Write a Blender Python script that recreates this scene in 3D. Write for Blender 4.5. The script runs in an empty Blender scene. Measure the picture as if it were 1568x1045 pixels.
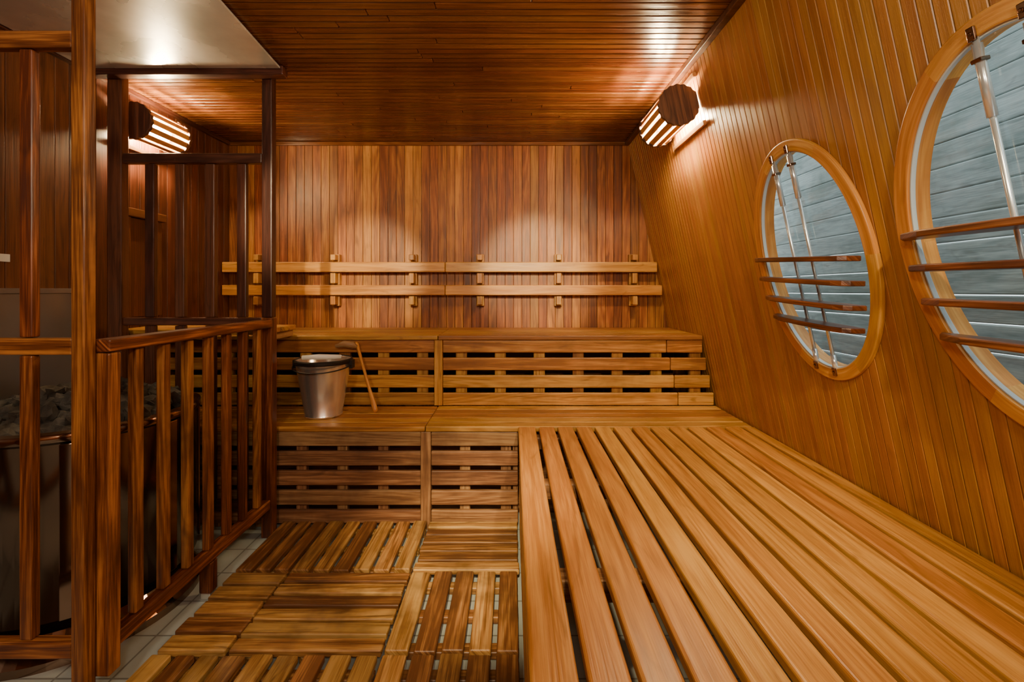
import bpy, math, random
from mathutils import Vector, Matrix
random.seed(7)
S = bpy.context.scene
H = 1.36
ZC = 2.565
YB = 3.716
YF = -1.9
XL = -2.30
ZS = 0.59      # lower seat
ZU = 1.06      # upper bench

# ------------------------------------------------------------------ materials
def nt(name):
    m = bpy.data.materials.new(name); m.use_nodes = True
    n = m.node_tree; n.nodes.clear()
    return m, n.nodes, n.links

def wood(name, dark, mid, light, rough=0.42, var=0.35, stain=0.3, stain_col=(0.03,0.012,0.005), bump=0.35, along=1.0, across=1.0, streak=0.5, ringamt=0.3):
    m, N, L = nt(name)
    out = N.new('ShaderNodeOutputMaterial'); b = N.new('ShaderNodeBsdfPrincipled')
    L.new(b.outputs[0], out.inputs[0])
    uv = N.new('ShaderNodeUVMap'); uv.uv_map = 'grain'
    ur = N.new('ShaderNodeUVMap'); ur.uv_map = 'rnd'
    sp = N.new('ShaderNodeSeparateXYZ'); L.new(ur.outputs[0], sp.inputs[0])
    def mp(sx, sy):
        q = N.new('ShaderNodeMapping'); q.inputs['Scale'].default_value = (sx, sy, 1)
        L.new(uv.outputs[0], q.inputs[0]); return q
    def noise(vec, detail, dist=0.0, rgh=0.55):
        q = N.new('ShaderNodeTexNoise'); q.noise_dimensions='2D'; q.inputs['Scale'].default_value = 1.0
        q.inputs['Detail'].default_value = detail; q.inputs['Distortion'].default_value = dist
        q.inputs['Roughness'].default_value = rgh
        L.new(vec, q.inputs['Vector']); return q
    def math_(op, a, c, clamp=False):
        q = N.new('ShaderNodeMath'); q.operation = op; q.use_clamp = clamp
        for i, v in enumerate((a, c)):
            if v is None: continue
            if isinstance(v, (int, float)): q.inputs[i].default_value = v
            else: L.new(v, q.inputs[i])
        return q.outputs[0]
    A = noise(mp(1.3*along, 34*across).outputs[0], 3, 0.4)
    B = noise(mp(7*along, 230*across).outputs[0], 1, 0.0)
    C = noise(mp(0.45*along, 6*across).outputs[0], 1, 0.0)
    rings = math_('SINE', math_('MULTIPLY', C.outputs[0], 85.0), None)
    rings = math_('MULTIPLY', math_('ADD', rings, 1.0), 0.5)
    f = math_('MULTIPLY', A.outputs[0], 1.0 - ringamt*.5)
    f = math_('ADD', f, math_('MULTIPLY', rings, ringamt*0.5))
    f = math_('ADD', f, math_('MULTIPLY', math_('SUBTRACT', B.outputs[0], 0.5), 0.45))
    f = math_('ADD', f, math_('MULTIPLY', math_('SUBTRACT', sp.outputs[1], 0.5), 0.30*var/0.35), True)
    cr = N.new('ShaderNodeValToRGB'); e = cr.color_ramp.elements
    e[0].position = 0.29; e[0].color = (*dark, 1); e[1].position = 0.73; e[1].color = (*light, 1)
    k = e.new(0.50); k.color = (*mid, 1)
    L.new(f, cr.inputs[0])
    hs = N.new('ShaderNodeHueSaturation')
    L.new(cr.outputs[0], hs.inputs['Color'])
    L.new(math_('ADD', math_('MULTIPLY', sp.outputs[0], var*1.3), 1.0 - var*0.65), hs.inputs['Value'])
    L.new(math_('ADD', math_('MULTIPLY', sp.outputs[1], 0.016), 0.492), hs.inputs['Hue'])
    # dark mineral streaks / knots
    K = noise(mp(3.2*along, 17*across).outputs[0], 2, 1.2)
    kr = N.new('ShaderNodeMapRange'); kr.inputs[1].default_value=.62; kr.inputs[2].default_value=.80; kr.inputs[3].default_value=0; kr.inputs[4].default_value=streak
    L.new(K.outputs[0], kr.inputs[0])
    mk = N.new('ShaderNodeMix'); mk.data_type='RGBA'; L.new(kr.outputs[0], mk.inputs[0]); L.new(hs.outputs[0], mk.inputs[6])
    mk.inputs[7].default_value=(dark[0]*.4,dark[1]*.35,dark[2]*.35,1)
    tc = N.new('ShaderNodeTexCoord')
    big = N.new('ShaderNodeTexNoise'); big.inputs['Scale'].default_value = 3.2; big.inputs['Detail'].default_value = 4
    big.inputs['Roughness'].default_value = 0.65
    L.new(tc.outputs['Object'], big.inputs['Vector'])
    r2 = N.new('ShaderNodeMapRange'); r2.inputs[1].default_value = 0.48; r2.inputs[2].default_value = 0.75
    r2.inputs[3].default_value = 0; r2.inputs[4].default_value = stain*1.8
    L.new(big.outputs[0], r2.inputs[0])
    mx = N.new('ShaderNodeMix'); mx.data_type = 'RGBA'
    L.new(r2.outputs[0], mx.inputs[0]); L.new(mk.outputs[2], mx.inputs[6]); mx.inputs[7].default_value = (*stain_col, 1)
    L.new(mx.outputs[2], b.inputs['Base Color'])
    L.new(math_('ADD', math_('MULTIPLY', A.outputs[0], 0.2), rough - 0.1), b.inputs['Roughness'])
    if bump:
        bp = N.new('ShaderNodeBump'); bp.inputs['Strength'].default_value = bump; bp.inputs['Distance'].default_value = 0.002
        L.new(f, bp.inputs['Height']); L.new(bp.outputs[0], b.inputs['Normal'])
    return m

def metal(name, col, rough=0.3, noise_scale=(2, 2, 60), amt=0.2, metallic=1.0):
    m, N, L = nt(name)
    out = N.new('ShaderNodeOutputMaterial'); b = N.new('ShaderNodeBsdfPrincipled')
    L.new(b.outputs[0], out.inputs[0])
    tc = N.new('ShaderNodeTexCoord'); mp = N.new('ShaderNodeMapping'); mp.inputs['Scale'].default_value = noise_scale
    L.new(tc.outputs['Object'], mp.inputs[0])
    no = N.new('ShaderNodeTexNoise'); no.inputs['Scale'].default_value = 3; no.inputs['Detail'].default_value = 4
    L.new(mp.outputs[0], no.inputs['Vector'])
    cr = N.new('ShaderNodeValToRGB'); e = cr.color_ramp.elements
    e[0].position = .3; e[1].position = .75
    e[0].color = (*[c*(1-amt) for c in col], 1); e[1].color = (*[min(1, c*(1+amt)) for c in col], 1)
    L.new(no.outputs[0], cr.inputs[0]); L.new(cr.outputs[0], b.inputs['Base Color'])
    mr = N.new('ShaderNodeMapRange'); mr.inputs[3].default_value = rough*0.75; mr.inputs[4].default_value = rough*1.3
    L.new(no.outputs[0], mr.inputs[0]); L.new(mr.outputs[0], b.inputs['Roughness'])
    b.inputs['Metallic'].default_value = metallic
    return m

M_back  = wood('wood_back_wall', (0.17,0.048,0.009), (0.30,0.096,0.017), (0.45,0.175,0.034), rough=0.44, var=0.38, stain=0.16)
M_right = wood('wood_slanted_wall', (0.30,0.116,0.021), (0.375,0.156,0.030), (0.44,0.198,0.042), rough=0.38, var=0.15, stain=0.05, ringamt=0.15, streak=.25)
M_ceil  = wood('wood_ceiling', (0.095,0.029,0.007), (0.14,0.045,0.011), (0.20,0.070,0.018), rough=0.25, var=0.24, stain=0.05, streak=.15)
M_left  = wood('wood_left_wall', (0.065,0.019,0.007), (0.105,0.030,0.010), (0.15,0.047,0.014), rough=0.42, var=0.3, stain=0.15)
M_bench = wood('wood_bench', (0.36,0.145,0.025), (0.48,0.212,0.041), (0.59,0.290,0.066), rough=0.36, var=0.20, stain=0.13, stain_col=(0.26,0.09,0.016), streak=.5)
M_bench2= wood('wood_bench_back', (0.25,0.100,0.019), (0.40,0.172,0.035), (0.55,0.280,0.068), rough=0.43, var=0.32, stain=0.30, stain_col=(0.14,0.050,0.013))
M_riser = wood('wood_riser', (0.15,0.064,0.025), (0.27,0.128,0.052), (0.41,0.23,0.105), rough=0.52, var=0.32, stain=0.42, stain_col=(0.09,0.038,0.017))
M_duck  = wood('wood_duckboard', (0.15,0.062,0.018), (0.33,0.155,0.046), (0.52,0.295,0.100), rough=0.46, var=0.42, stain=0.50, stain_col=(0.07,0.029,0.010), ringamt=0.3, streak=.7)
M_fence = wood('wood_railing', (0.075,0.019,0.006), (0.18,0.051,0.012), (0.41,0.150,0.038), rough=0.34, var=0.32, stain=0.42, stain_col=(0.045,0.012,0.005), ringamt=0.3)
M_fdark = wood('wood_dark_frame', (0.045,0.014,0.009), (0.08,0.026,0.015), (0.13,0.043,0.023), rough=0.34, var=0.3, stain=0.2)
M_ring  = wood('wood_window_ring', (0.46,0.185,0.028), (0.58,0.26,0.044), (0.72,0.37,0.08), rough=0.40, var=0.15, stain=0.05, across=0.6)
M_slat  = wood('wood_window_slat', (0.06,0.017,0.007), (0.13,0.038,0.012), (0.24,0.078,0.022), rough=0.34, var=0.3, stain=0.3)
M_lamp  = wood('wood_lamp_slat', (0.36,0.16,0.05), (0.50,0.24,0.075), (0.62,0.33,0.11), rough=0.5, var=0.3, stain=0.1)
M_disc  = wood('wood_lamp_end', (0.04,0.016,0.010), (0.09,0.035,0.018), (0.18,0.075,0.035), rough=0.5, var=0.3, stain=0.3)
M_ext   = wood('wood_exterior_planks', (0.20,0.235,0.225), (0.29,0.335,0.325), (0.38,0.43,0.415), rough=0.8, var=0.22, stain=0.40, stain_col=(0.15,0.20,0.18), streak=.4, along=1.5, across=.7, ringamt=.1)
M_steel = metal('stainless_steel', (0.90,0.89,0.87), 0.24, (1,1,1), 0.03, .92)
M_chrome= metal('chrome_rod', (0.72,0.80,0.85), 0.2, (1,1,1), 0.05, .7)
M_plate = metal('heat_shield_steel', (0.80,0.85,0.85), 0.27, (1,1,1), 0.25, 0.5)
M_panel = metal('wall_panel_steel', (0.32,0.31,0.32), 0.38, (1,1,1), 0.15, .8)
M_drum  = metal('stove_steel', (0.27,0.18,0.13), 0.14, (1,1,1), 0.15)
M_black = metal('black_iron', (0.03,0.025,0.022), 0.45, (1,1,1), 0.3, 0.6)
M_white = metal('white_plastic', (0.75,0.75,0.72), 0.4, (1,1,1), 0.05, 0.0)
M_gasket= metal('window_gasket', (0.50,0.55,0.57), 0.4, (1,1,1), 0.1, 0.2)

def stone_mat():
    m, N, L = nt('stove_stones')
    out = N.new('ShaderNodeOutputMaterial'); b = N.new('ShaderNodeBsdfPrincipled'); L.new(b.outputs[0], out.inputs[0])
    tc = N.new('ShaderNodeTexCoord'); no = N.new('ShaderNodeTexNoise'); no.inputs['Scale'].default_value = 14; no.inputs['Detail'].default_value = 6
    L.new(tc.outputs['Object'], no.inputs['Vector'])
    cr = N.new('ShaderNodeValToRGB'); e = cr.color_ramp.elements
    e[0].position=.35; e[0].color=(0.018,0.016,0.014,1); e[1].position=.7; e[1].color=(0.09,0.075,0.06,1)
    L.new(no.outputs[0], cr.inputs[0]); L.new(cr.outputs[0], b.inputs['Base Color']); b.inputs['Roughness'].default_value=.8
    bp = N.new('ShaderNodeBump'); bp.inputs['Distance'].default_value=.01; L.new(no.outputs[0], bp.inputs['Height']); L.new(bp.outputs[0], b.inputs['Normal'])
    return m
M_stone = stone_mat()

def floor_mat():
    m, N, L = nt('floor_tiles')
    out = N.new('ShaderNodeOutputMaterial'); b = N.new('ShaderNodeBsdfPrincipled'); L.new(b.outputs[0], out.inputs[0])
    tc = N.new('ShaderNodeTexCoord'); br = N.new('ShaderNodeTexBrick'); L.new(tc.outputs['Object'], br.inputs['Vector'])
    br.offset = 0.0
    br.inputs['Color1'].default_value=(0.44,0.50,0.50,1); br.inputs['Color2'].default_value=(0.50,0.55,0.54,1)
    br.inputs['Mortar'].default_value=(0.24,0.25,0.24,1); br.inputs['Scale'].default_value=1
    br.inputs['Brick Width'].default_value=.2; br.inputs['Row Height'].default_value=.2; br.inputs['Mortar Size'].default_value=.004
    no = N.new('ShaderNodeTexNoise'); no.inputs['Scale'].default_value=9; no.inputs['Detail'].default_value=6; L.new(tc.outputs['Object'], no.inputs['Vector'])
    mx = N.new('ShaderNodeMix'); mx.data_type='RGBA'; mx.blend_type='MULTIPLY'; mx.inputs[0].default_value=.25
    L.new(br.outputs[0], mx.inputs[6]); L.new(no.outputs[0], mx.inputs[7]); L.new(mx.outputs[2], b.inputs['Base Color'])
    b.inputs['Roughness'].default_value=.35
    return m
M_floor = floor_mat()

def glass_mat():
    m, N, L = nt('window_glass')
    out = N.new('ShaderNodeOutputMaterial'); t = N.new('ShaderNodeBsdfTransparent'); g = N.new('ShaderNodeBsdfGlossy')
    t.inputs[0].default_value=(0.95,0.98,0.98,1); g.inputs['Roughness'].default_value=.03
    lw = N.new('ShaderNodeLayerWeight'); lw.inputs[0].default_value=.5
    p = N.new('ShaderNodeMath'); p.operation='POWER'; p.inputs[1].default_value=5; L.new(lw.outputs['Facing'], p.inputs[0])
    q = N.new('ShaderNodeMath'); q.operation='MULTIPLY_ADD'; q.inputs[1].default_value=.8; q.inputs[2].default_value=.04; L.new(p.outputs[0], q.inputs[0])
    mx = N.new('ShaderNodeMixShader')
    L.new(q.outputs[0], mx.inputs[0]); L.new(t.outputs[0], mx.inputs[1]); L.new(g.outputs[0], mx.inputs[2]); L.new(mx.outputs[0], out.inputs[0])
    return m
M_glass = glass_mat()
def emis(name, col, st):
    m, N, L = nt(name)
    out = N.new('ShaderNodeOutputMaterial'); e = N.new('ShaderNodeEmission'); e.inputs[0].default_value=(*col,1); e.inputs[1].default_value=st
    L.new(e.outputs[0], out.inputs[0]); return m
M_bulb = emis('lamp_bulb', (1,0.80,0.45), 130)

# ------------------------------------------------------------------ mesh builder
class MB:
    def __init__(s): s.v=[]; s.f=[]; s.uv=[]; s.r=[]
    def box(s, lo, hi, grain=0, M=None, rnd=None):
        base = len(s.v)
        P = [Vector((x,y,z)) for z in (lo[2],hi[2]) for y in (lo[1],hi[1]) for x in (lo[0],hi[0])]
        o = (random.uniform(0,50), random.uniform(0,50)); r = rnd or (random.random(), random.random())
        for p in P: s.v.append(M @ p if M else p)
        ot = [i for i in range(3) if i!=grain]
        for f in ((0,2,3,1),(4,5,7,6),(0,1,5,4),(2,6,7,3),(0,4,6,2),(1,3,7,5)):
            s.f.append([base+i for i in f])
            s.uv.append([(P[i][grain]+o[0], P[i][ot[0]]+P[i][ot[1]]+o[1]) for i in f]); s.r.append(r)
    def prism(s, poly, fn, c0, c1, grain=1, rnd=None):
        base=len(s.v); n=len(poly); o=(random.uniform(0,50),random.uniform(0,50)); r=rnd or (random.random(),random.random())
        for c in (c0,c1):
            for a,b in poly: s.v.append(fn(a,b,c))
        def U(a,b,c): return (b+o[0], a+c+o[1]) if grain==1 else (a+o[0], b+c+o[1])
        s.f.append([base+i for i in range(n)][::-1]); s.uv.append([U(*poly[i],c0) for i in range(n)][::-1]); s.r.append(r)
        s.f.append([base+n+i for i in range(n)]); s.uv.append([U(*poly[i],c1) for i in range(n)]); s.r.append(r)
        for i in range(n):
            j=(i+1)%n
            s.f.append([base+i,base+j,base+n+j,base+n+i])
            s.uv.append([U(*poly[i],c0),U(*poly[j],c0),U(*poly[j],c1),U(*poly[i],c1)]); s.r.append(r)
    def lathe(s, prof, center, seg=48, axis='z', M=None):
        base=len(s.v); n=len(prof); r=(random.random(),random.random())
        for k in range(seg):
            a=2*math.pi*k/seg
            for (rr,z) in prof:
                p=Vector((rr*math.cos(a), rr*math.sin(a), z))
                if M: p=M@p
                s.v.append(p+Vector(center))
        for k in range(seg):
            k2=(k+1)%seg
            for i in range(n-1):
                s.f.append([base+k*n+i, base+k2*n+i, base+k2*n+i+1, base+k*n+i+1])
                s.uv.append([(prof[i][1],k*.02),(prof[i][1],(k+1)*.02),(prof[i+1][1],(k+1)*.02),(prof[i+1][1],k*.02)]); s.r.append(r)
    def tube(s, pts, rad, seg=12):
        base=len(s.v); pts=[Vector(p) for p in pts]; n=len(pts); r=(random.random(),random.random()); o=random.uniform(0,50)
        prev=None
        rads = rad if isinstance(rad,(list,tuple)) else [rad]*n
        for i,p in enumerate(pts):
            d=(pts[min(i+1,n-1)]-pts[max(i-1,0)]).normalized()
            if prev is None: u=d.orthogonal().normalized()
            else: u=(prev-d*prev.dot(d)).normalized()
            prev=u; w=d.cross(u)
            for k in range(seg):
                a=2*math.pi*k/seg; s.v.append(p+(u*math.cos(a)+w*math.sin(a))*rads[i])
        for i in range(n-1):
            for k in range(seg):
                k2=(k+1)%seg
                s.f.append([base+i*seg+k, base+i*seg+k2, base+(i+1)*seg+k2, base+(i+1)*seg+k])
                s.uv.append([(i*.05+o,k*.01),(i*.05+o,(k+1)*.01),((i+1)*.05+o,(k+1)*.01),((i+1)*.05+o,k*.01)]); s.r.append(r)
        s.f.append([base+k for k in range(seg)][::-1]); s.uv.append([(0,0)]*seg); s.r.append(r)
        s.f.append([base+(n-1)*seg+k for k in range(seg)]); s.uv.append([(0,0)]*seg); s.r.append(r)
    def obj(s, name, mat, bevel=0.0, seg=2, smooth=False, parent=None):
        me=bpy.data.meshes.new(name); me.from_pydata([tuple(v) for v in s.v],[],s.f)
        u=me.uv_layers.new(name='grain'); w=me.uv_layers.new(name='rnd')
        i=0
        for fu,r in zip(s.uv,s.r):
            for q in fu:
                u.data[i].uv=q; w.data[i].uv=r; i+=1
        me.materials.append(mat)
        o=bpy.data.objects.new(name,me); S.collection.objects.link(o)
        if smooth:
            for p in me.polygons: p.use_smooth=True
        if bevel:
            b=o.modifiers.new('bevel','BEVEL'); b.width=bevel; b.segments=seg; b.limit_method='ANGLE'; b.angle_limit=math.radians(40)
        if parent: o.parent=parent
        return o
def empty(name):
    e=bpy.data.objects.new(name,None); S.collection.objects.link(e); e.empty_display_size=.1; return e

# slanted wall geometry
SL=0.218; nrm=math.hypot(1,SL)
T=Vector((-SL/nrm,0,1/nrm)); NO=Vector((1/nrm,0,SL/nrm))
def W(y,s,c): return Vector((1.37,y,ZS))+T*s+NO*c
def s_of_z(z): return (z-ZS)*nrm
def xw(z): return 1.37-SL*(z-ZS)

# ------------------------------------------------------------------ shell
b=MB(); b.box((XL-.1,YF-.1,-.06),(1.75,YB+.1,0)); b.obj('floor',M_floor)
b=MB(); x=XL
b.box((XL-.02,YB+.012,-.0),(1.5,YB+.05,ZC+.05),2,rnd=(0,0))
while x<1.52:
    w=0.068
    b.box((x+.0012,YB,0),(x+w-.0012,YB+.018,ZC),2); x+=w
b.obj('wall_back',M_back,.0025)
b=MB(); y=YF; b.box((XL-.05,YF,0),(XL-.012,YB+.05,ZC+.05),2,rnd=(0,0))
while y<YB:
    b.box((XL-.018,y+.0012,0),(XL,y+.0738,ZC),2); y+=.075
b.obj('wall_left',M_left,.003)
b=MB(); x=XL
b.box((XL,YF-.05,0),(1.5,YF-.012,ZC+.05),2)
while x<1.5:
    b.box((x,YF-.018,0),(x+.075,YF,ZC),2); x+=.075
b.obj('wall_front',M_back,.004)
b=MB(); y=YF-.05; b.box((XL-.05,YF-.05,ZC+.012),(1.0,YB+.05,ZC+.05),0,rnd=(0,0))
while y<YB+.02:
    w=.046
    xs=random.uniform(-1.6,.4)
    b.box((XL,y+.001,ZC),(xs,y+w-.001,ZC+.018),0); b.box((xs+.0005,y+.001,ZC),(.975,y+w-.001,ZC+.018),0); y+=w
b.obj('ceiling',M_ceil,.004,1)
WIN=[(1.80,s_of_z(1.480),.342,.478),(1.012,s_of_z(1.495),.352,.505)]
cut=.028
s0=s_of_z(0.0); s1=s_of_z(ZC)+.03
def cladding(b,w,c0,c1,gap,fix=None):
    y=YF
    while y<YB+.02:
        y2=y+w; r=fix or (random.random(),random.random()); hit=None
        g0=y+gap; g1=y2-gap
        for (cy,cs,a,bb) in WIN:
            A=a-cut; Bb=bb-cut
            if y2>cy-A and y<cy+A: hit=(cy,cs,A,Bb)
        if not hit:
            b.prism([(g0,s0),(g1,s0),(g1,s1),(g0,s1)],W,c0,c1,1,r)
        else:
            cy,cs,A,Bb=hit
            n=8; ys=[g0+(g1-g0)*i/n for i in range(n+1)]
            hs=[Bb*math.sqrt(max(0,1-((q-cy)/A)**2)) for q in ys]
            b.prism([(g0,s0),(g1,s0)]+[(q,cs-h-.0002) for q,h in list(zip(ys,hs))[::-1]],W,c0,c1,1,r)
            b.prism([(q,cs+h+.0002) for q,h in zip(ys,hs)]+[(g1,s1),(g0,s1)],W,c0,c1,1,r)
        y=y2
b=MB(); cladding(b,.040,0,.014,.0012); b.obj('wall_right',M_right,.002,1)
b=MB(); cladding(b,.080,.0145,.035,0,(0,0)); b.obj('wall_right_backing',M_left,0)
b=MB(); b.box((XL,YB-.022,ZC-.03),(.96,YB,ZC-.001),0); b.obj('trim_1',M_ceil,.004)
b=MB(); 
b.prism([(-.035,0),(0,0),(0,.03),(-.035,.03)],lambda a,c,y:Vector((xw(ZC-.03)+a,y,ZC-.032+c)),YF,YB-.022,0); b.obj('trim_2',M_fdark,.004)
b=MB(); b.box((XL,YF,ZC-.03),(XL+.025,YB-.022,ZC-.001),1); b.obj('trim_3',M_fdark,.004)

# ------------------------------------------------------------------ windows
def ring(name,mat,cy,cs,a0,b0,a1,b1,c0,c1,parent,bev=.004,seg=128):
    m=MB(); 
    prof=[(0,c0),(1,c0),(1,c1),(0,c1)]
    for k in range(seg):
        t=2*math.pi*k/seg
        for f,c in prof:
            a=a0+(a1-a0)*f; bb=b0+(b1-b0)*f
            m.v.append(W(cy+a*math.cos(t),cs+bb*math.sin(t),c))
    for k in range(seg):
        k2=(k+1)%seg; q=int(k/(seg/6)); rr=((q*.37)%1,(q*.61)%1)
        for i in range(4):
            j=(i+1)%4
            m.f.append([k*4+i,k*4+j,k2*4+j,k2*4+i])
            U=[(k*.02+q*7,i*.03),(k*.02+q*7,i*.03+.05),((k+1)*.02+q*7,i*.03+.05),((k+1)*.02+q*7,i*.03)]
            m.uv.append(U); m.r.append(rr)
    return m.obj(name,mat,bev,2,False,parent)
for wi,(cy,cs,a,bb) in enumerate(WIN):
    e=empty('window_%d'%(wi+1))
    rw=.046
    ring('frame_ring',M_ring,cy,cs,a-rw,bb-rw,a,bb,-.018,-.0005,e)
    ring('reveal',M_ring,cy,cs,a-rw,bb-rw,a-rw+.018,bb-rw+.018,-.001,.05,e,0)
    ring('gasket',M_gasket,cy,cs,a-rw-.005,bb-rw-.005,a-rw,bb-rw,-.010,.004,e,.001)
    m=MB(); n=64; pl=[W(cy+(a-rw)*math.cos(2*math.pi*k/n),cs+(bb-rw)*math.sin(2*math.pi*k/n),.000) for k in range(n)]
    m.v=pl; m.f=[list(range(n))]; m.uv=[[(0,0)]*n]; m.r=[(0,0)]
    m.obj('glass',M_glass,0,2,False,e)
    m=MB(); m2=MB()
    for yr in ((cy+.075,cy-.03) if wi==0 else (cy+.035,cy-.07)):
        A=a-.03; h=(bb-.03)*math.sqrt(max(0,1-((yr-cy)/A)**2))
        top=cs+h; bot=cs-h
        m.tube([W(yr,bot,-.014),W(yr,top,-.014)],.0068,12)
        m.tube([W(yr,top-.20,-.014),W(yr,top-.03,-.014)],.0105,14)
        m.tube([W(yr,bot,-.014),W(yr,bot+.07,-.014)],.0095,14)
        for zz in (top-.005,bot+.005):
            m2.prism([(yr-.009,zz-.016),(yr+.009,zz-.016),(yr+.009,zz+.016),(yr-.009,zz+.016)],W,-.026,-.018)
            m2.tube([W(yr,zz,-.030),W(yr,zz,-.02)],.005,10)
        m2.prism([(yr-.012,top-.072),(yr+.012,top-.072),(yr+.012,top-.062),(yr-.012,top-.062)],W,-.026,-.002)
    m.obj('support_rods',M_chrome,0,2,True,e); m2.obj('brackets',M_drum,.002,2,False,e)
    m=MB()
    for zi,dz in enumerate((.122,.038,-.046,-.127) if wi==0 else (.148,.058,-.035,-.130)):
        z=H+dz; s=s_of_z(z); h=abs(s-cs); k=math.sqrt(max(0,1-(h/bb)**2))
        ya=cy-a*k+(.055 if wi==0 else -.01); yb=cy+a*k+(-.014 if wi==0 else -.022)
        d=.085; sl=.055 if wi==0 else .015
        x0=xw(z)-.021; th=.0095
        pts=[(x0,ya),(x0,yb),(x0-d*.5,yb-.04),(x0-d*.9,yb-.13),(x0-d,cy),(x0-d,ya+.05),(x0-d*.85,ya+.015),(x0-d*.6,ya)]
        m.prism(pts[::-1],lambda p,q,c,cy=cy,sl=sl,z=z:Vector((p-SL*(q-cy)*sl,q,c+(q-cy)*sl)),z-th,z+th,1)
    m.obj('guard_slats',M_slat,.004,2,False,e)

b=MB(); z=0
while z<3.4:
    yb=1.1+random.uniform(-.3,.6); h=.118
    b.box((1.95+z*.06,-2,z),(1.98+z*.06,yb,z+h),1); b.box((1.95+z*.06,yb+.004,z),(1.98+z*.06,6,z+h),1)
    z+=.122
b.obj('exterior_fence',M_ext,.006)

# ------------------------------------------------------------------ benches
SP=-.49
e=empty('side_bench')
b=MB(); x=.035; first=True; YE=2.584
while x<1.33:
    w=.098 if first else .086
    if x+w>1.366: w=1.366-x
    b.box((x,-1.2,ZS-.034),(x+w,YE,ZS),1); x+=w+.019; first=False
b.obj('seat_slats',M_bench,.008,3,parent=e)
b=MB()
for yy in (-.9,-.1,.62,1.27,1.9,2.5): b.box((.045,yy,ZS-.10),(1.36,yy+.06,ZS-.036),0)
for yy in (-.9,.62,1.9):
    b.box((.07,yy,0),(.13,yy+.06,ZS-.10),2); b.box((1.2,yy,0),(1.26,yy+.06,ZS-.10),2)
b.obj('joists',M_riser,.004,parent=e)
b=MB()
z=ZS-.038
for i in range(5):
    b.box((.042,-1.2,z-.085),(.066,YE,z),1); z-=.108
b.obj('side_slats',M_bench2,.005,parent=e)

e=empty('lower_bench'); Y1=2.60; Y2=3.05
b=MB(); n=5; p=(Y2-Y1+.02)/n
for i in range(n):
    y0=Y1-.012+i*p
    for (xa,xb) in ((XL+.002,SP-.004),(SP,1.36)):
        if xb>0: b.box((xa,y0,ZS-.032),(xb,y0+p-.008,ZS),0)
        else: b.box((xa,y0,ZS-.032),(xb,y0+p-.012,ZS-.002),0)
b.obj('seat_slats',M_bench2,.006,3,parent=e)
b=MB()
z=ZS-.034
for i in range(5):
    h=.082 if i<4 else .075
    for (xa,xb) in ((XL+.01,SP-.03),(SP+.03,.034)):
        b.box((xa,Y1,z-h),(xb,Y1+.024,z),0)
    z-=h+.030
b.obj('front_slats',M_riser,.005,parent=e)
b=MB()
b.box((SP-.029,Y1-.006,.0),(SP+.029,Y1+.05,ZS-.034),2)
xx=XL+.12
while xx<.0:
    if abs(xx-SP)>.09: b.box((xx,Y1+.026,0),(xx+.06,Y1+.06,ZS-.034),2)
    xx+=.235
b.box((.034-.03,Y1+.026,0),(.034,Y1+.06,ZS-.034),2)
b.obj('uprights',M_riser,.004,parent=e)
b=MB(); b.box((XL+.01,Y1+.20,0.0),(1.3,Y1+.215,ZS-.04),0); b.obj('backing_board',M_riser,0,parent=e)

e=empty('upper_bench')
b=MB(); n=6; p=(YB-Y2+.01)/n
for i in range(n):
    y0=Y2-.018+i*p
    b.box((XL+.002,y0,ZU-.03),(SP-.004,y0+p-.01,ZU),0); b.box((SP,y0,ZU-.03),(xw(ZU)-.002,y0+p-.01,ZU),0)
b.obj('seat_slats',M_bench2,.006,3,parent=e)
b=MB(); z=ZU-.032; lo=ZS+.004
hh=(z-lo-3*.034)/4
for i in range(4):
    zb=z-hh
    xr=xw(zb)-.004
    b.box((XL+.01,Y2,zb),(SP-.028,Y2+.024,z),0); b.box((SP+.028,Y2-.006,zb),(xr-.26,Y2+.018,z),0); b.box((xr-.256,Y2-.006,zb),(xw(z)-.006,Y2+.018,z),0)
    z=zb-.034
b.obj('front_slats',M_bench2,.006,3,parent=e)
b=MB(); b.box((SP-.027,Y2-.012,lo),(SP+.027,Y2+.04,ZU-.031),2)
xx=-1.95
while xx<1.2:
    if abs(xx+.03-SP)>.1: b.box((xx,Y2+.025,lo),(xx+.075,Y2+.055,ZU-.031),2)
    xx+=.262
b.obj('uprights',M_bench2,.004,parent=e)
b=MB(); b.box((XL+.01,Y2+.50,ZS),(1.25,Y2+.52,ZU-.03),0); b.obj('backing_board',M_fdark,0,parent=e)

e=empty('corner_bench')
b=MB()
for i in range(4):
    b.box((XL+.002,2.62+i*.10,1.105),(-1.42,2.71+i*.10,1.135),0)
b.obj('seat_slats',M_bench2,.006,parent=e)
b=MB()
for xx in (XL+.05,-1.50): b.box((xx,2.66,ZS+.002),(xx+.05,2.71,1.104),2); b.box((xx,2.72,1.06),(xx+.05,3.03,1.104),1)
b.obj('legs',M_riser,.004,parent=e)

e=empty('backrest_rail')
b=MB()
for (z0,z1) in ((1.505,1.585),(1.322,1.402)):
    for (xa,xb) in ((XL+.004,-.532),(-.528,xw(z1)-.004)):
        b.box((xa,3.615,z0),(xb,3.645,z1),0)
b.obj('rails',M_bench,.006,3,parent=e)
b=MB()
for xx in (-2.02,-1.413,-.793,-.255,.37,.97):
    for (z0,z1) in ((1.587,1.65),(1.404,1.503),(1.235,1.32)):
        b.prism([(3.665,z0),(YB-.001,z0),(YB-.001,z1),(3.665,z1)],lambda a,c,x:Vector((x,a,c)),xx-.03,xx+.03,1)
        b.box((xx-.02,3.60,z0+.012),(xx+.02,3.664,z1-.006),2)
b.obj('brackets',M_bench2,.004,parent=e)

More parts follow.
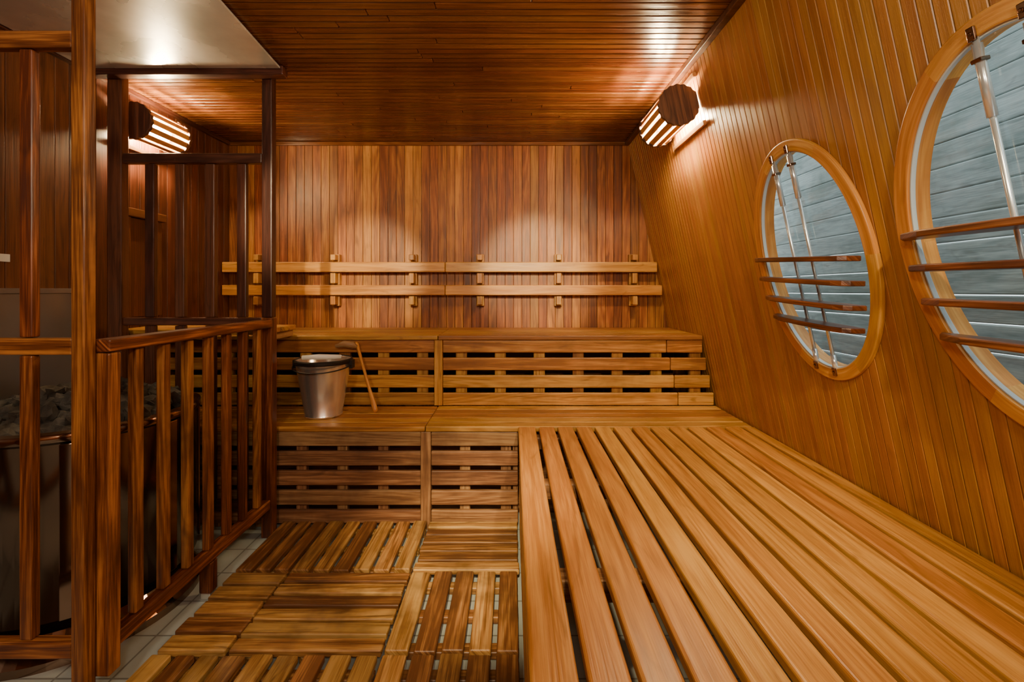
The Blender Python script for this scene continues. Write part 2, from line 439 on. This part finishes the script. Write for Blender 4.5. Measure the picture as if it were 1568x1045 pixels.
# ------------------------------------------------------------------ duckboards
def duck(x0,x1,y0,y1,ax,n):
    b=MB(); z1=.06; z0=.032
    if ax=='x':
        p=(y1-y0)/n
        for i in range(n): b.box((x0+random.uniform(0,.008),y0+i*p+.004,z0),(x1-random.uniform(0,.008),y0+(i+1)*p-.012,z1),0)
        for k in (.12,.5,.88):
            c=x0+(x1-x0)*k; b.box((c-.025,y0+.01,.0),(c+.025,y1-.01,z0-.001),1)
    else:
        p=(x1-x0)/n
        for i in range(n): b.box((x0+i*p+(.008 if i else .002),y0+random.uniform(0,.010),z0),(x0+(i+1)*p-.012,y1-random.uniform(0,.010),z1),1)
        for k in (.12,.5,.88):
            c=y0+(y1-y0)*k; b.box((x0+.01,c-.025,.0),(x1-.01,c+.025,z0-.001),0)
    b.obj('duckboard_tile',M_duck,.007,3)
C=[(-1.29,-1.033),(-1.030,-.467),(-.464,.036)]
R=[(2.125,2.585),(1.645,2.120),(1.15,1.640),(.66,1.145),(.17,.655)]
lay={ (0,0):('y',3),(1,0):('y',6),(2,0):('x',6),(0,1):('x',5),(1,1):('x',6),(2,1):('y',5),
      (0,2):('y',3),(1,2):('y',6),(2,2):('y',5),(0,3):('x',5),(1,3):('x',6),(2,3):('x',6),(0,4):('y',3),(1,4):('y',6),(2,4):('y',5)}
for (c,r),(ax,n) in lay.items():
    duck(C[c][0],C[c][1],R[r][0],R[r][1],ax,n)

# ------------------------------------------------------------------ railing
FX=-1.345
e=empty('wooden_railing')
b=MB()
b.box((-1.392,1.44,0),(-1.348,1.484,ZC-.002),2)     # tall near post
b.box((FX-.022,1.487,.10),(FX+.034,1.535,1.155),2)
b.box((FX-.030,1.487,1.158),(FX+.036,2.50,1.20),1)   # top rail
b.box((FX-.022,1.537,.165),(FX+.026,2.50,.215),1)      # bottom rail
for k in range(7):
    y=1.632+k*.1293
    b.box((FX-.014,y-.019,.217),(FX+.018,y+.019,1.156),2)
b.box((FX-.03,2.502,0),(FX+.03,2.56,1.21),2)
b.box((FX-.026,2.0,.03),(FX+.026,2.05,.163),2)
b.obj('side_rail',M_fence,.006,3,parent=e)
b=MB(); b.box((FX-.022,2.004,0),(FX+.022,2.046,.03),2); b.obj('metal_foot',M_steel,.003,parent=e)
b=MB()
for (z0,z1) in ((2.13,2.185),(1.155,1.208),(.19,.245)): b.box((XL+.002,1.446,z0),(-1.394,1.482,z1),0)
for xx in (-1.545,-1.76,-1.975,-2.19):
    for (z0,z1) in ((1.21,2.128),(.247,1.153)): b.box((xx-.021,1.45,z0),(xx+.021,1.48,z1),2)
b.obj('front_rail',M_fence,.006,3,parent=e)
b=MB()
b.box((FX-.028,2.505,1.212),(FX+.028,2.555,ZC-.002),2)
b.box((-2.22,2.505,0),(-2.14,2.555,ZC-.002),2)
for (z0,z1) in ((2.06,2.115),(1.168,1.21)): b.box((-2.138,2.51,z0),(FX-.03,2.55,z1),0)
b.box((-2.138,2.51,.15),(FX-.032,2.55,.2),0)
for xx in (-1.996,-1.83,-1.664,-1.49):
    b.box((xx-.026,2.515,1.212),(xx+.026,2.545,2.058),2); b.box((xx-.026,2.515,.202),(xx+.026,2.545,1.166),2)
b.obj('rear_screen',M_fdark,.005,parent=e)
b=MB(); b.box((XL+.03,2.44,ZC-.05),(FX+.12,2.498,ZC-.003),0); b.obj('header_beam',M_fdark,.004,parent=e)

b=MB(); b.prism([(XL+.03,.6),(-1.10,.6),(-1.235,2.435),(XL+.03,2.435)],lambda a,c,z:Vector((a,c,z)),ZC-.022,ZC-.012)
b.obj('heat_shield_plate',M_plate,.002)
b=MB(); b.box((XL+.0005,1.0,.15),(XL+.012,2.44,1.37),1); b.box((XL+.0125,1.0,1.345),(XL+.02,2.44,1.37),1); b.obj('steel_wall_panel',M_panel,.002)
b=MB(); b.box((XL+.0005,2.0,1.49),(XL+.006,2.09,1.525),1); b.obj('wall_label',M_white,.001)
e=empty('air_vent')
b=MB(); b.box((XL+.0005,2.66,1.80),(XL+.05,2.98,1.85),1); b.box((XL+.0005,2.68,1.20),(XL+.035,2.72,1.80),2); b.box((XL+.0005,2.92,1.20),(XL+.035,2.96,1.80),2)
b.obj('vent_frame',M_left,.004,parent=e)
b=MB(); b.box((XL+.0005,2.721,1.2),(XL+.02,2.919,1.798),2); b.obj('vent_board',M_left,.003,parent=e)

# ------------------------------------------------------------------ stove
e=empty('sauna_stove'); cx,cy=-1.86,2.0; R0=.40
b=MB(); b.lathe([(.0,.10),(R0-.06,.10),(R0-.06,.14),(R0,.16),(R0,.80),(R0+.012,.81),(R0+.012,.84),(R0-.01,.845),(R0-.03,.84),(R0-.03,.70),(0,.70)],(cx,cy,0),72)
o=b.obj('drum',M_drum,0,smooth=False,parent=e)
for p in o.data.polygons: p.use_smooth = abs(p.normal.z)<.3
b=MB(); b.lathe([(0,0),(R0+.02,0),(R0+.02,.03),(R0-.04,.10),(0,.10)],(cx,cy,0),64); b.obj('base_flange',M_drum,0,smooth=False,parent=e)
b=MB()
for a in (-55,-5,40): 
    t=math.radians(a); M=Matrix.Translation((cx,cy,0))@Matrix.Rotation(t,4,'Z')
    b.box((R0+.001,-.018,.16),(R0+.009,.018,.80),2,M)
b.obj('casing_seams',M_drum,.002,parent=e)
import bmesh
bm=bmesh.new()
for i in range(230):
    a=random.uniform(0,6.283); rr=(R0-.075)*math.sqrt(random.random())
    hgt=.78+.12*(1-(rr/R0)**2)*random.uniform(.3,1)+.03
    sz=random.uniform(.028,.05)
    M=Matrix.Translation((cx+rr*math.cos(a),cy+rr*math.sin(a),hgt))@Matrix.Rotation(random.uniform(0,6),4,Vector((random.random(),random.random(),random.random()+.1)).normalized())@Matrix.Diagonal((sz*1.3,sz,sz*.75,1))
    r=bmesh.ops.create_icosphere(bm,subdivisions=2,radius=1.0)
    for v in r['verts']:
        n=v.co.normalized(); k=1+.18*math.sin(n.x*5+i)+.15*math.sin(n.y*6+i*2)+random.uniform(-.05,.05)
        v.co=M@(v.co*k)
me=bpy.data.meshes.new('stones'); bm.to_mesh(me); bm.free(); me.materials.append(M_stone)
o=bpy.data.objects.new('stones',me); S.collection.objects.link(o); o.parent=e

# ------------------------------------------------------------------ bucket
e=empty('sauna_bucket'); bx,by=-1.165,2.83
b=MB(); rb,rt,hb=.112,.162,.345
b.lathe([(0,.0),(rb-.004,0),(rb,.004),(rb,.012),(rb-.003,.016),(rt-.001,hb-.02),(rt+.005,hb-.012),(rt+.006,hb),(rt-.001,hb+.003),(rt-.006,hb-.004),(rb-.006,.02),(0,.02)],(bx,by,ZS),72)
b.obj('pail',M_steel,0,smooth=True,parent=e)
b=MB(); b.lathe([(rt+.004,hb-.022),(rt+.009,hb-.016),(rt+.009,hb-.002),(rt+.004,hb+.005),(rt-.004,hb+.004)],(bx,by,ZS),64); 
b.tube([(bx+(rt+.014)*math.cos(t),by+(rt+.014)*math.sin(t),ZS+hb-.03-.03*math.sin(-t)) for t in [math.pi+math.pi*i/24 for i in range(25)]],.004,8)
for sx in (-1,1):
    b.box((bx+sx*(rt+.012)-.010,by-.022,ZS+hb-.055),(bx+sx*(rt+.012)+.010,by+.022,ZS+hb-.004),2)
b.obj('rim_and_bail',M_black,0,smooth=False,parent=e)
b=MB(); b.tube([(bx-.12,by-.03,ZS+hb+.012),(bx-.02,by-.02,ZS+hb+.016),(bx+.10,by+.02,ZS+hb+.012)],[.014,.017,.012],10)
b.obj('scoop_handle',M_white,0,smooth=True,parent=e)
e=empty('wooden_ladle')
b=MB()
P0=Vector((-.845,2.84,ZS+.012)); P1=Vector((-1.03,3.028,ZS+.425))
b.tube([P0.lerp(P1,t) for t in (0,.03,.1,.22,.3,.45,.7,.9,.97,1)],[.009,.015,.016,.013,.0105,.0095,.009,.011,.013,.009],12)
b.obj('handle',M_ring,0,smooth=True,parent=e)
b=MB(); b.tube([Vector((-1.155,2.99,ZS+.405)),Vector((-1.10,3.0,ZS+.42)),Vector((-1.05,3.005,ZS+.412)),Vector((-1.02,3.005,ZS+.395))],[.010,.022,.026,.012],12); b.obj('bowl',M_riser,0,smooth=True,parent=e)

# ------------------------------------------------------------------ wall lamps
def lamp(M, length=.38, energy=30):
    e=empty('wall_lamp')
    r=.108; cxx=-.108
    b=MB()
    for yy in (0,length-.02):
        n=72; poly=[]
        for k in range(n):
            t=2*math.pi*k/n; q=r*(1.0+.025*math.sin(t*18)); 
            poly.append((min(-.006,cxx+q*math.cos(t)),q*math.sin(t)))
        b.prism(poly,lambda a,c,y:M@Vector((a,y,c)),yy,yy+.02,1)
    b.obj('end_disc',M_disc,.002,parent=e)
    b=MB()
    for k in range(9):
        t=math.pi+math.radians(-112+28*k)
        Ml=M@Matrix.Translation((cxx,0,0))@Matrix.Rotation(-t,4,'Y')
        b.box((r-.018,.021,-.016),(r-.006,length-.021,.016),1,Ml)
    b.box((-.02,-.03,.115),(-.0005,length+.03,.14),1,M); b.box((-.02,-.03,-.14),(-.0045,length+.03,-.115),1,M)
    b.obj('guard_slats',M_lamp,.002,parent=e)
    b=MB(); b.tube([M@Vector((cxx+.02,.06,0)),M@Vector((cxx+.02,length-.06,0))],.040,12); b.obj('bulb',M_bulb,0,smooth=True,parent=e)
    l=bpy.data.lights.new('lamp_light','POINT'); l.energy=energy; l.color=(1,.72,.36); l.shadow_soft_size=.07
    lo=bpy.data.objects.new('lamp_light',l); S.collection.objects.link(lo); lo.location=M@Vector((cxx-.005,length/2,0)); lo.parent=e
zl=H+1.0
lamp(Matrix.Translation(W(2.40,s_of_z(zl),0))@Matrix.Rotation(-math.atan(SL)*1,4,'Y'),.38,400)
lamp(Matrix.Translation((XL,2.98,H+.985))@Matrix.Rotation(math.pi,4,'Z'),.34,340)

def globe(x,y,en,rad=.09):  # added fill lamp, out of view behind the camera, to brighten the room
    e=empty('added_fill_globe')
    b=MB(); b.lathe([(0,-.001),(.07,-.001),(.07,-.03),(.045,-.04),(0,-.04)],(x,y,ZC),32); b.obj('canopy',M_steel,0,parent=e)
    b=MB(); b.lathe([(.03,-.041)]+[(rad*math.sin(t),-.04-rad*(1-math.cos(t))) for t in [math.radians(q) for q in range(20,181,10)]],(x,y,ZC),32); b.obj('shade',emis('fill_globe_shade',(1,.86,.66),6),0,smooth=True,parent=e)
    l=bpy.data.lights.new('lamp_light','POINT'); l.energy=en; l.color=(1,.84,.60); l.shadow_soft_size=.15
    o=bpy.data.objects.new('lamp_light',l); S.collection.objects.link(o); o.location=(x,y,ZC-.40); o.parent=e
globe(-.70,-.55,88); globe(.35,-.75,78)
def spot(x,y,tx,ty,tz,en,ang,blend):  # unseen spotlight and housing, added to throw bright pools on wall, floor and bench
    e=empty('added_spotlight')
    d=Vector((tx,ty,tz))-Vector((x,y,ZC-.14)); q=d.to_track_quat('-Z','Y')
    b=MB(); b.lathe([(0,.07),(.035,.07),(.04,.05),(.045,-.05),(.04,-.05),(.034,.03),(0,.03)],(x,y,ZC-.10),24,M=q.to_matrix().to_4x4()); b.tube([(x,y,ZC),(x,y,ZC-.08)],.008,8); b.obj('housing',M_black,0,smooth=True,parent=e)
    l=bpy.data.lights.new('lamp_light','SPOT'); l.energy=en; l.color=(1,.78,.42); l.spot_size=math.radians(ang); l.spot_blend=blend; l.shadow_soft_size=.03
    o=bpy.data.objects.new('lamp_light',l); S.collection.objects.link(o); o.location=Vector((x,y,ZC-.10))+d.normalized()*.055; o.rotation_euler=q.to_euler(); o.parent=e
spot(-1.0,-.35,-1.20,YB,1.42,800,16,.7)
spot(.15,-.35,.20,YB,1.42,800,16,.7)
spot(-.1,-.2,-.2,2.3,.1,560,24,.9)
spot(.5,-.25,.75,2.0,.59,240,48,1.0)

w=bpy.data.worlds.new('world'); S.world=w; w.use_nodes=True
bg=w.node_tree.nodes['Background']; bg.inputs[0].default_value=(.78,.90,.92,1); bg.inputs[1].default_value=3.2

c=bpy.data.cameras.new('camera'); c.sensor_width=36; c.lens=36*700/1568; c.shift_y=-77.5/1568; c.clip_start=.05
o=bpy.data.objects.new('camera',c); S.collection.objects.link(o); o.location=(0,0,H); o.rotation_euler=(math.pi/2,0,0); S.camera=o
